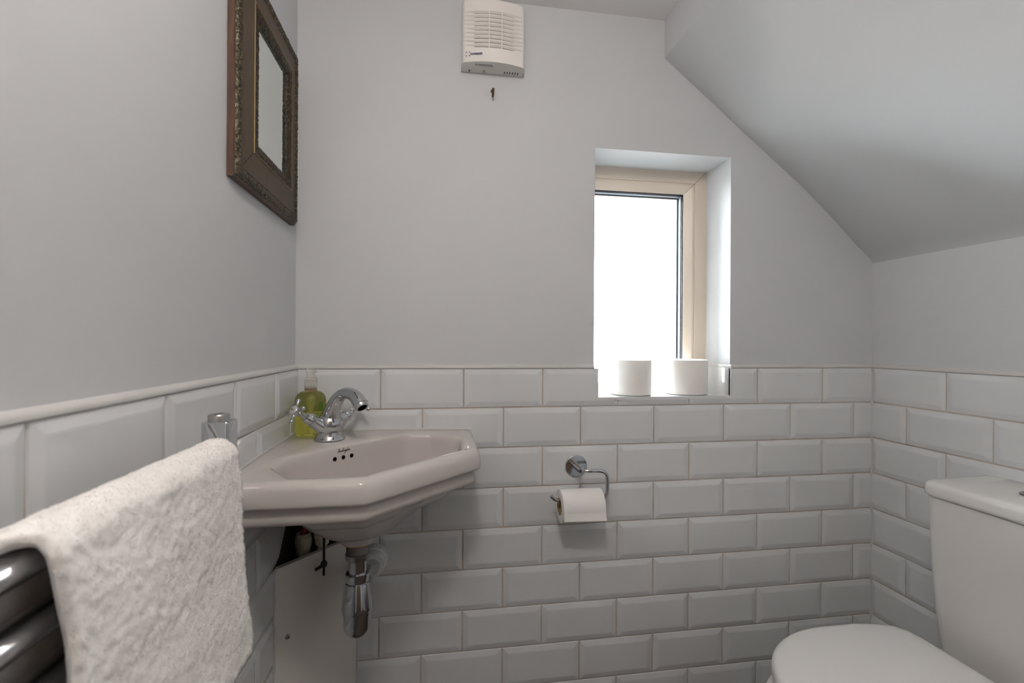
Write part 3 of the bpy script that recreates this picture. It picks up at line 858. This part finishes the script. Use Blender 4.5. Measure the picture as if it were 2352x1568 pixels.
for d, x in [(.0843, .0140), (.0858, .01335)]: rect.append([(x - PY, MY0 + d, MZ0 + d), (x - PY, MY1 - d, MZ0 + d), (x - PY, MY1 - d, MZ1 - d), (x - PY, MY0 + d, MZ1 - d)])
m.loft(rect, False, False); m.build('glass_edge', MEDGE, mir, smooth=None)
for (y, z, sy, sz) in ((MY0, MZ0, 1, 1), (MY1, MZ0, -1, 1), (MY1, MZ1, -1, -1), (MY0, MZ1, 1, -1)):
    m = MB(); pr = [(.022, .0151), (.0300, .0152), (.0450, .0170), (.0590, .0198)]; w = .0006
    for (d0, x0), (d1, x1) in zip(pr, pr[1:]):
        m.add([(x0 - PY, y + sy*(d0 - w), z + sz*(d0 + w)), (x0 - PY, y + sy*(d0 + w), z + sz*(d0 - w)), (x1 - PY, y + sy*(d1 + w), z + sz*(d1 - w)), (x1 - PY, y + sy*(d1 - w), z + sz*(d1 + w))], [(0, 1, 2, 3)])
    m.build('mitre_line', INK, mir, smooth=None)

# ------------------------------------------------------------------ extractor fan and hook
FX0, FX1, FZa, FZb = .3855, .5405, zz(.8430), zz(.9935)
fan = thing('extractor_fan', 'white square bathroom extractor fan high on the back wall', 'fan', ((FX0 + FX1)/2, 0, FZa))
fm, fh = (FX0 + FX1)/2, (FX1 - FX0)/2
def ffront(x):
    t = (x - fm)/fh
    y = .0365 + .0150*(1 - t*t)
    c = max(0, (abs(t) - .90)/.10)
    return -(y - .010*(1 - math.sqrt(max(0, 1 - c*c))))
P_, z_top = .01012, zz(.9660)
PH = .74
QS = [0., .1, .2, .3, .36, .37, .44, .50, .51, .62, .735, .745, .87]
def fcol(x):
    # (z, depth) down one column of the front; the louvre rows narrow to points at both sides
    t = abs(x - fm)/fh
    w = 1. if t < .60 else max(.015, 1 - (t - .60)/.36)
    col = [(FZb, 0.), (FZb - .006, 0.), (z_top + .001, 0.)]
    bar = any(abs(x - xb) < .0011 for xb in (.4505, .4815))
    for k in range(9):
        for q in QS:
            if q < .74: qq = q*w; d = .0075*q*w/PH
            else: qq = 1 - (1 - q)*(1 - PH*w)/(1 - PH); d = 0.
            if t < .615 and .365 < q < .505: d += .011
            if bar: d = 0.
            col.append((z_top - (k + qq)*P_, d))
    col += [(z_top - 9*P_, 0.), (FZa + .010, 0.), (FZa, 0.)]
    return col[::-1]
xs = sorted(set([FX0 + (FX1 - FX0)*k/130 for k in range(131)] + [xb + s for xb in (.4505, .4815) for s in (-.0012, -.00105, .00105, .0012)] + [fm - fh*.616, fm - fh*.613, fm + fh*.613, fm + fh*.616]))
m = MB(); nz = len(fcol(FX0))
for x in xs:
    for z, d in fcol(x): m.v.append(Vector((x, ffront(x) + d, z)))
for i in range(len(xs) - 1):
    for j in range(nz - 1): m.f.append((i*nz + j, (i+1)*nz + j, (i+1)*nz + j + 1, i*nz + j + 1))
# side, top and bottom faces
nb = len(m.v); yb = PY - .0005
for x in xs: m.v.append(Vector((x, yb, FZa)))
for x in xs: m.v.append(Vector((x, yb, FZb)))
nx = len(xs)
for i in range(nx - 1):
    m.f.append((i*nz, nb + i, nb + i + 1, (i+1)*nz)); m.f.append((i*nz + nz - 1, (i+1)*nz + nz - 1, nb + nx + i + 1, nb + nx + i))
for i, fl in ((0, 0), (nx - 1, 1)):
    f = [i*nz + j for j in range(nz)] + [nb + nx + i, nb + i]
    m.f.append(tuple(f if not fl else f[::-1]))
m.build('housing', FANW, fan, smooth=22)
def ff(x): return ffront(x) - .0006
nx_ = Vector((1, (ffront(.416) - ffront(.396))/.02, 0))
txt = text_obj('lettering', 'monsoon', .0098, Vector((.4050, ff(.4050) + .0001, zz(.8590))), nx_, (0, 0, 1), NAVY, fan, bold=.00025, sx=.80)
txt['label'] = 'navy maker name'
m = MB()
lx, lz0 = .3948, zz(.8568)
for (a, b) in ((0, 0), (1, 0), (0, 1), (1, 1)):
    cx, cz = lx + .0050 + (a - .5)*.0068, lz0 + .0050 + (b - .5)*.0078
    sx_, sz_ = (1 if a else -1), (1 if b else -1); y_ = ff(cx) + .0001
    m.box((cx - .0014, y_ - .0002, cz + sz_*.0008 - .0005), (cx + .0014, y_ + .0016, cz + sz_*.0008 + .0007)); m.box((cx + sx_*.0010 - .0005, y_ - .0002, cz - .0014), (cx + sx_*.0010 + .0005, y_ + .0016, cz + .0014))
x = m.build('emblem', NAVY, fan, smooth=None); x['label'] = 'navy square bracket emblem'
m = MB()
for k in range(6): m.box((.4925 + k*.0068, -.0150, FZa - .0004), (.4943 + k*.0068, -.0045, FZa + .003))
m.build('vent_slot', HOLE, fan, smooth=None)
m = MB()
for k, (yy, x0, x1) in enumerate(((-.0375, .425, .460), (-.0345, .421, .462), (-.031, .425, .463))): m.box((x0, yy - .0007, FZa - .0003), (x1, yy + .0006, FZa + .001))
m.box((.4195, -.0385, FZa - .0003), (.4215, -.0300, FZa + .001))
m.build('rating_lines', GREYINK, fan, smooth=None)
m = MB(); m.lathe([(.0, .0), (.0042, .0), (.0042, -.0006), (.0030, -.0026), (.0, -.003)], (.4430, -.0080, FZa), (0, 0, 1), 20, False, False); m.build('screw', CHROMED, fan)
m = MB(); m.lathe([(.0, .0), (.0018, .0), (.0018, -.0022), (.0, -.0024)], (.4055, -.006, FZa), (0, 0, 1), 16, False, False); m.build('pin', DARKMET, fan)
hook = thing('wall_hook', 'tiny old brass hook on the wall under the extractor fan', 'hook', (.4645, 0, zz(.78)))
m = MB(); m.tube(smooth_path([(.4646, .004, zz(.7995)), (.4648, -.010, zz(.7995)), (.4652, -.0155, zz(.7965)), (.4650, -.0150, zz(.7905)), (.4646, -.0120, zz(.7850)), (.4642, -.0100, zz(.7815)), (.4640, -.0130, zz(.7795))], 5), .0027, 12); m.build('hook', HOOKM, hook)
m = MB(); m.lathe([(.0048, 0), (.0048, .0016), (.003, .0026)], (.4646, PY, zz(.7995)), (0, -1, 0), 18); m.build('base', HOOKM, hook)

# ------------------------------------------------------------------ toilet rolls and holder
def roll_mesh(m, c, d, r, L, ri=.0205):
    prof = [(ri, 0), (ri + .003, -.0003), (r - .004, -.0002), (r - .0008, .0008), (r, .003), (r, L*.5), (r, L - .003), (r - .0008, L - .0008), (r - .004, L + .0002), (ri + .003, L + .0003), (ri, L)]
    m.lathe(prof, c, d, 72, False, False)
def sill_roll(x, y, r, H, label):
    t = thing('toilet_roll', label, 'toilet roll', (x, y, TZS), 'spare toilet rolls on the window sill')
    m = MB(); roll_mesh(m, (x, y, TZS + .0008), (0, 0, 1), r, H); m.build('paper', PAPER, t, smooth=50)
    m = MB(); m.lathe([(.0206, .001), (.0206, H), (.0198, H), (.0198, .001), (.0206, .001)], (x, y, TZS), (0, 0, 1), 40, False, False); m.build('core', CARD, t)
    return t
sill_roll(.8620, .0605, .0562, .0955, 'narrower spare toilet roll on the window sill standing wholly in front of the bright glass')
sill_roll(1.0270, .0635, .0598, .0955, 'wider spare toilet roll on the window sill right beside the tiled reveal')

HX, HZ = .687, zz(-.1525); AY = -.0560
hold = thing('toilet_roll_holder', 'chrome toilet roll holder with round base on the tiled back wall', 'holder', (HX, 0, HZ))
m = MB(); m.lathe([(.0, 0), (.0285, 0), (.0285, .0050), (.0270, .0062), (.0, .0066)], (HX, -.0042, HZ), (0, -1, 0), 48, False, False); m.build('base', CHROME, hold)
m = MB(); m.lathe([(.0078, 0), (.0078, .0495), (.0070, .0505), (.0, .0508)], (HX, -.009, HZ), (0, -1, 0), 32, False, False); m.build('post', CHROME, hold)
RODZ = zz(-.2235)
arm = [(HX, AY + .008, HZ - .001), (HX + .020, AY, HZ - .001), (HX + .042, AY, HZ - .001), (HX + .056, AY, HZ - .004), (HX + .0645, AY, HZ - .013), (HX + .0668, AY, HZ - .026), (HX + .0668, AY, HZ - .046), (HX + .0655, AY, RODZ + .012), (HX + .060, AY, RODZ + .003), (HX + .0525, AY, RODZ), (HX + .048, AY, RODZ), (HX - .050, AY, RODZ), (HX - .060, AY, RODZ), (HX - .070, AY, RODZ + .005), (HX - .0775, AY, RODZ + .0125)]
m = MB(); m.tube(smooth_path([Vector(p) for p in arm], 6), .0045, 18); m.build('arm', CHROME, hold)
rr_ = .0405; rc = Vector((HX - .0560, AY + .001, RODZ - .0147)); RL = .1060
hr = thing('toilet_roll', 'part-used toilet roll hanging on the chrome holder', 'toilet roll', (HX, AY, rc.z - rr_))
m = MB(); roll_mesh(m, rc, (1, 0, 0), rr_, RL)
m.build('paper', PAPER, hr, smooth=50)
m = MB(); m.lathe([(.0207, -.0006), (.0207, RL), (.0196, RL), (.0196, -.0006), (.0207, -.0006)], rc, (1, 0, 0), 40, False, False); x = m.build('core', CARD, hr); x['label'] = 'brown cardboard core'
m = MB(); rings = []; NX = 54
for k in range(22):
    an = math.radians(100 - k*(100 + 8)/21)       # over the top and down the front
    row = []
    for j in range(NX + 1):
        t = j/NX; x = rc.x + .0006 + (RL - .0012)*t
        R = rr_ + .0006 + .0006*max(0, (k - 10)/11)
        y = rc.y - R*math.cos(an)
        z = rc.z + R*math.sin(an)
        row.append(Vector((x, y, z)))
    rings.append(row)
for k in range(1, 9):                               # free end hanging down in front
    row = []
    for j in range(NX + 1):
        t = j/NX; x = rc.x + .0006 + (RL - .0012)*t + .002*(k/8)*t
        z = rc.z - .0055 - .0175*k/8 - .0030*t*(k/8)
        if k == 8: z += .0009*((j*7) % 3 - 1)
        row.append(Vector((x, rc.y - rr_ - .0012 - .0028*(k/8)**1.5, z)))
    rings.append(row)
m.loft(rings, False, False, close=False)
fl = m.build('hanging_sheet', PAPER, hr, smooth=50)
sd = fl.modifiers.new('thick', 'SOLIDIFY'); sd.thickness = .0005; sd.offset = 1

# ------------------------------------------------------------------ toilet
TY = -.465
toi = thing('toilet', 'white close-coupled toilet against the right wall with its lid down', 'toilet', (1.25, TY, 0))
def rbox(x0, x1, y0, y1, r, z, seg=6, tp=0.): return [Vector((p.x, p.y, z)) for p in rounded_poly([(x0, y0 + tp), (x1, y0), (x1, y1), (x0, y1 - tp)], r, seg)]
CB = XR - .0050
m = MB(); rings = []
for (f, t, z) in ((1.4030, .153, -.503), (1.4000, .155, -.49), (1.3965, .158, -.455), (1.3905, .162, -.40), (1.3850, .1665, -.30), (1.3835, .1695, -.22), (1.3825, .171, -.1605)):
    rings.append(rbox(f, CB, TY - t, TY + t, [.026, .006, .006, .026], zz(z), tp=.012))
m.loft(rings); m.build('cistern', WCWHITE, toi, smooth=50)
m = MB(); rings = []
for (g, z) in ((-.010, -.1592), (-.0030, -.1588), (0, -.1560), (.0003, -.150), (0, -.140), (-.0012, -.1340), (-.0045, -.1298), (-.0095, -.1280), (-.020, -.1268), (-.05, -.1258)):
    rings.append(rbox(1.3765 - g, CB + .0005, TY - .1770 - g, TY + .1770 + g, [.030, .008, .008, .030], zz(z), tp=.013))
m.loft(rings); m.build('cistern_lid', WCWHITE, toi, smooth=60)
m = MB(); m.lathe([(.0270, 0), (.0270, .0028), (.0255, .0040), (.0215, .0040), (.0210, .0028), (.0, .0034)], (1.479, TY + .017, zz(-.1262)), (0, 0, 1), 40, False, False); x = m.build('flush_button', simple('grey chrome button', (.30, .30, .32), .25, .9), toi); x['label'] = 'grey chrome flush button'
def dee(k, x_back=1.352, x_tip=.948, hw=.2010, n=64):
    """outline of the seat lid; k shrinks it evenly"""
    pts = []
    xc = 1.175; a = xc - x_tip
    for i in range(n + 1):
        th_ = -PI/2 - PI*i/n
        c, s = math.cos(th_), math.sin(th_)
        pts.append((xc + (a - k)*math.copysign(abs(c)**.96, c), TY + (hw - k)*math.copysign(abs(s)**.95, s)))
    bx = x_back - k
    pts += [(1.25, TY + hw - k), (bx - .055, TY + hw - .008 - k), (bx - .020, TY + hw - .020 - k), (bx - .004, TY + hw - .040 - k), (bx, TY + hw - .070 - k), (bx, TY), (bx, TY - hw + .070 + k), (bx - .004, TY - hw + .040 + k), (bx - .020, TY - hw + .020 + k), (bx - .055, TY - hw + .008 + k), (1.25, TY - hw + k)]
    return pts
m = MB(); rings = []
for k, z in ((.014, -.4800), (.004, -.4796), (.001, -.477), (0, -.472), (0, -.465), (.0015, -.4585), (.005, -.4542), (.010, -.4525), (.022, -.4515), (.05, -.4505), (.09, -.4495), (.13, -.449)):
    rings.append([Vector((x, y, zz(z))) for x, y in dee(k)])
m.loft(rings); m.build('lid', SEATW, toi, smooth=50)
m = MB(); rings = []
for k, z in ((.03, -.500), (.008, -.500), (.003, -.497), (.002, -.490), (.004, -.483), (.010, -.4806), (.03, -.4803)):
    rings.append([Vector((x, y, zz(z))) for x, y in dee(k)])
m.loft(rings); m.build('seat', SEATW, toi, smooth=50)
for s in (1, -1):
    m = MB(); m.tube([(1.360, TY + s*.055, zz(-.487)), (1.360, TY + s*.10, zz(-.487))], .009, 18); m.build('hinge', CHROME, toi)
m = MB(); rings = []
for (cx, a, b, z) in ((1.27, .20, .105, 0.0005), (1.27, .20, .105, .02), (1.265, .185, .095, .06), (1.25, .185, .095, .14), (1.22, .205, .125, .22), (1.19, .235, .160, .30), (1.18, .248, .180, .355), (1.178, .250, .184, zz(-.508)), (1.178, .246, .180, zz(-.5025)), (1.178, .235, .170, zz(-.5005))):
    ring = []
    for i in range(64):
        t = 2*PI*i/64; c, s = math.cos(t), math.sin(t)
        ring.append(Vector((cx + a*math.copysign(abs(c)**.85, c), TY + b*math.copysign(abs(s)**.9, s), z)))
    rings.append(ring)
m.loft(rings)
m.loft([rbox(1.30, CB, TY - .10, TY + .10, .02, .0005), rbox(1.30, CB, TY - .10, TY + .10, .02, .16), rbox(1.30, CB, TY - .160, TY + .160, .03, zz(-.530)), rbox(1.30, CB, TY - .160, TY + .160, .03, zz(-.5045))])
m.build('pan', WCWHITE, toi, smooth=50)

# ------------------------------------------------------------------ lights
LX, LY = .34, -1.12
lamp = thing('ceiling_light', 'round glass ceiling light above the camera, outside the picture', 'light', (LX, LY, HC))
m = MB(); m.lathe([(.0, 0), (.075, 0), (.075, .012), (.066, .016), (.0, .016)], (LX, LY, HC), (0, 0, -1), 40, False, False); m.build('base', CHROMED, lamp)
def lamp_shade(x, y, par, mt=None):
    m = MB(); m.lathe([(.010, .0), (.010, .075)], (x, y, HC), (0, 0, -1), 20); m.build('stem', CHROMED, par)
    m = MB(); pr = [(.022, .068)]
    for k in range(1, 13): a = PI*k/12; pr.append((max(.0, .060*math.sin(a)) if k < 12 else 0., .130 - .060*math.cos(a)))
    m.lathe(pr, (x, y, HC), (0, 0, -1), 40, True, False); m.build('shade', mt or LAMPG, par, smooth=60)
lamp_shade(LX, LY, lamp)

W = bpy.data.worlds.new('overcast sky'); S.world = W; W.use_nodes = True
nt = W.node_tree; bg = nt.nodes['Background']; bg.inputs['Strength'].default_value = 9.3
tc_ = nt.nodes.new('ShaderNodeTexCoord'); sx_ = nt.nodes.new('ShaderNodeSeparateXYZ'); nt.links.new(tc_.outputs['Generated'], sx_.inputs[0])
mp_ = nt.nodes.new('ShaderNodeMapRange'); mp_.inputs['From Min'].default_value = -.34; mp_.inputs['From Max'].default_value = -.10; nt.links.new(sx_.outputs['Z'], mp_.inputs['Value'])
rw_ = ramp(nt, mp_.outputs['Result'], [(0., (.09, .085, .08)), (1., (.89, .94, .97))]); nt.links.new(rw_.outputs['Color'], bg.inputs['Color'])
pl = bpy.data.lights.new('window_portal', 'AREA'); pl.shape = 'RECTANGLE'; pl.size = .34; pl.size_y = .66
pl.cycles.is_portal = True
po = bpy.data.objects.new('window_portal', pl); COL.objects.link(po); po.location = ((WX0 + WX1)/2, .40, (FZ0 + FZ1)/2); po.rotation_euler = (-PI/2, 0, 0)

# ------------------------------------------------------------------ camera
cam = bpy.data.cameras.new('camera'); co = bpy.data.objects.new('camera', cam); COL.objects.link(co)
yaw, pit, rol = -.1548, .0014, .0064
r0 = Vector((math.cos(yaw), math.sin(yaw), 0)); f0 = Vector((-math.sin(yaw), math.cos(yaw), 0)); z0 = Vector((0, 0, 1))
fw = f0*math.cos(pit) + z0*math.sin(pit); u0 = -f0*math.sin(pit) + z0*math.cos(pit)
Rr = r0*math.cos(rol) + u0*math.sin(rol); Uu = -r0*math.sin(rol) + u0*math.cos(rol)
M = Matrix((Rr, Uu, -fw)).transposed().to_4x4(); M.translation = Vector((.3310, -1.2026, zz(.1656)))
co.matrix_world = M
cam.sensor_fit = 'HORIZONTAL'; cam.sensor_width = 36; cam.lens = 1099.43/2352*36
cam.clip_start = .01
cam.dof.use_dof = True; cam.dof.focus_distance = 1.25; cam.dof.aperture_fstop = 6.3
S.camera = co
vs = S.view_settings
S.display_settings.display_device = 'sRGB'
vs.view_transform = 'Standard'; vs.look = 'None'; vs.exposure = 2.5; vs.gamma = 1.; vs.use_curve_mapping = False
S.cycles.max_bounces = 10; S.cycles.diffuse_bounces = 5; S.cycles.adaptive_threshold = .02; S.cycles.transparent_max_bounces = 12; S.cycles.transmission_bounces = 10
S.cycles.sample_clamp_indirect = 6.
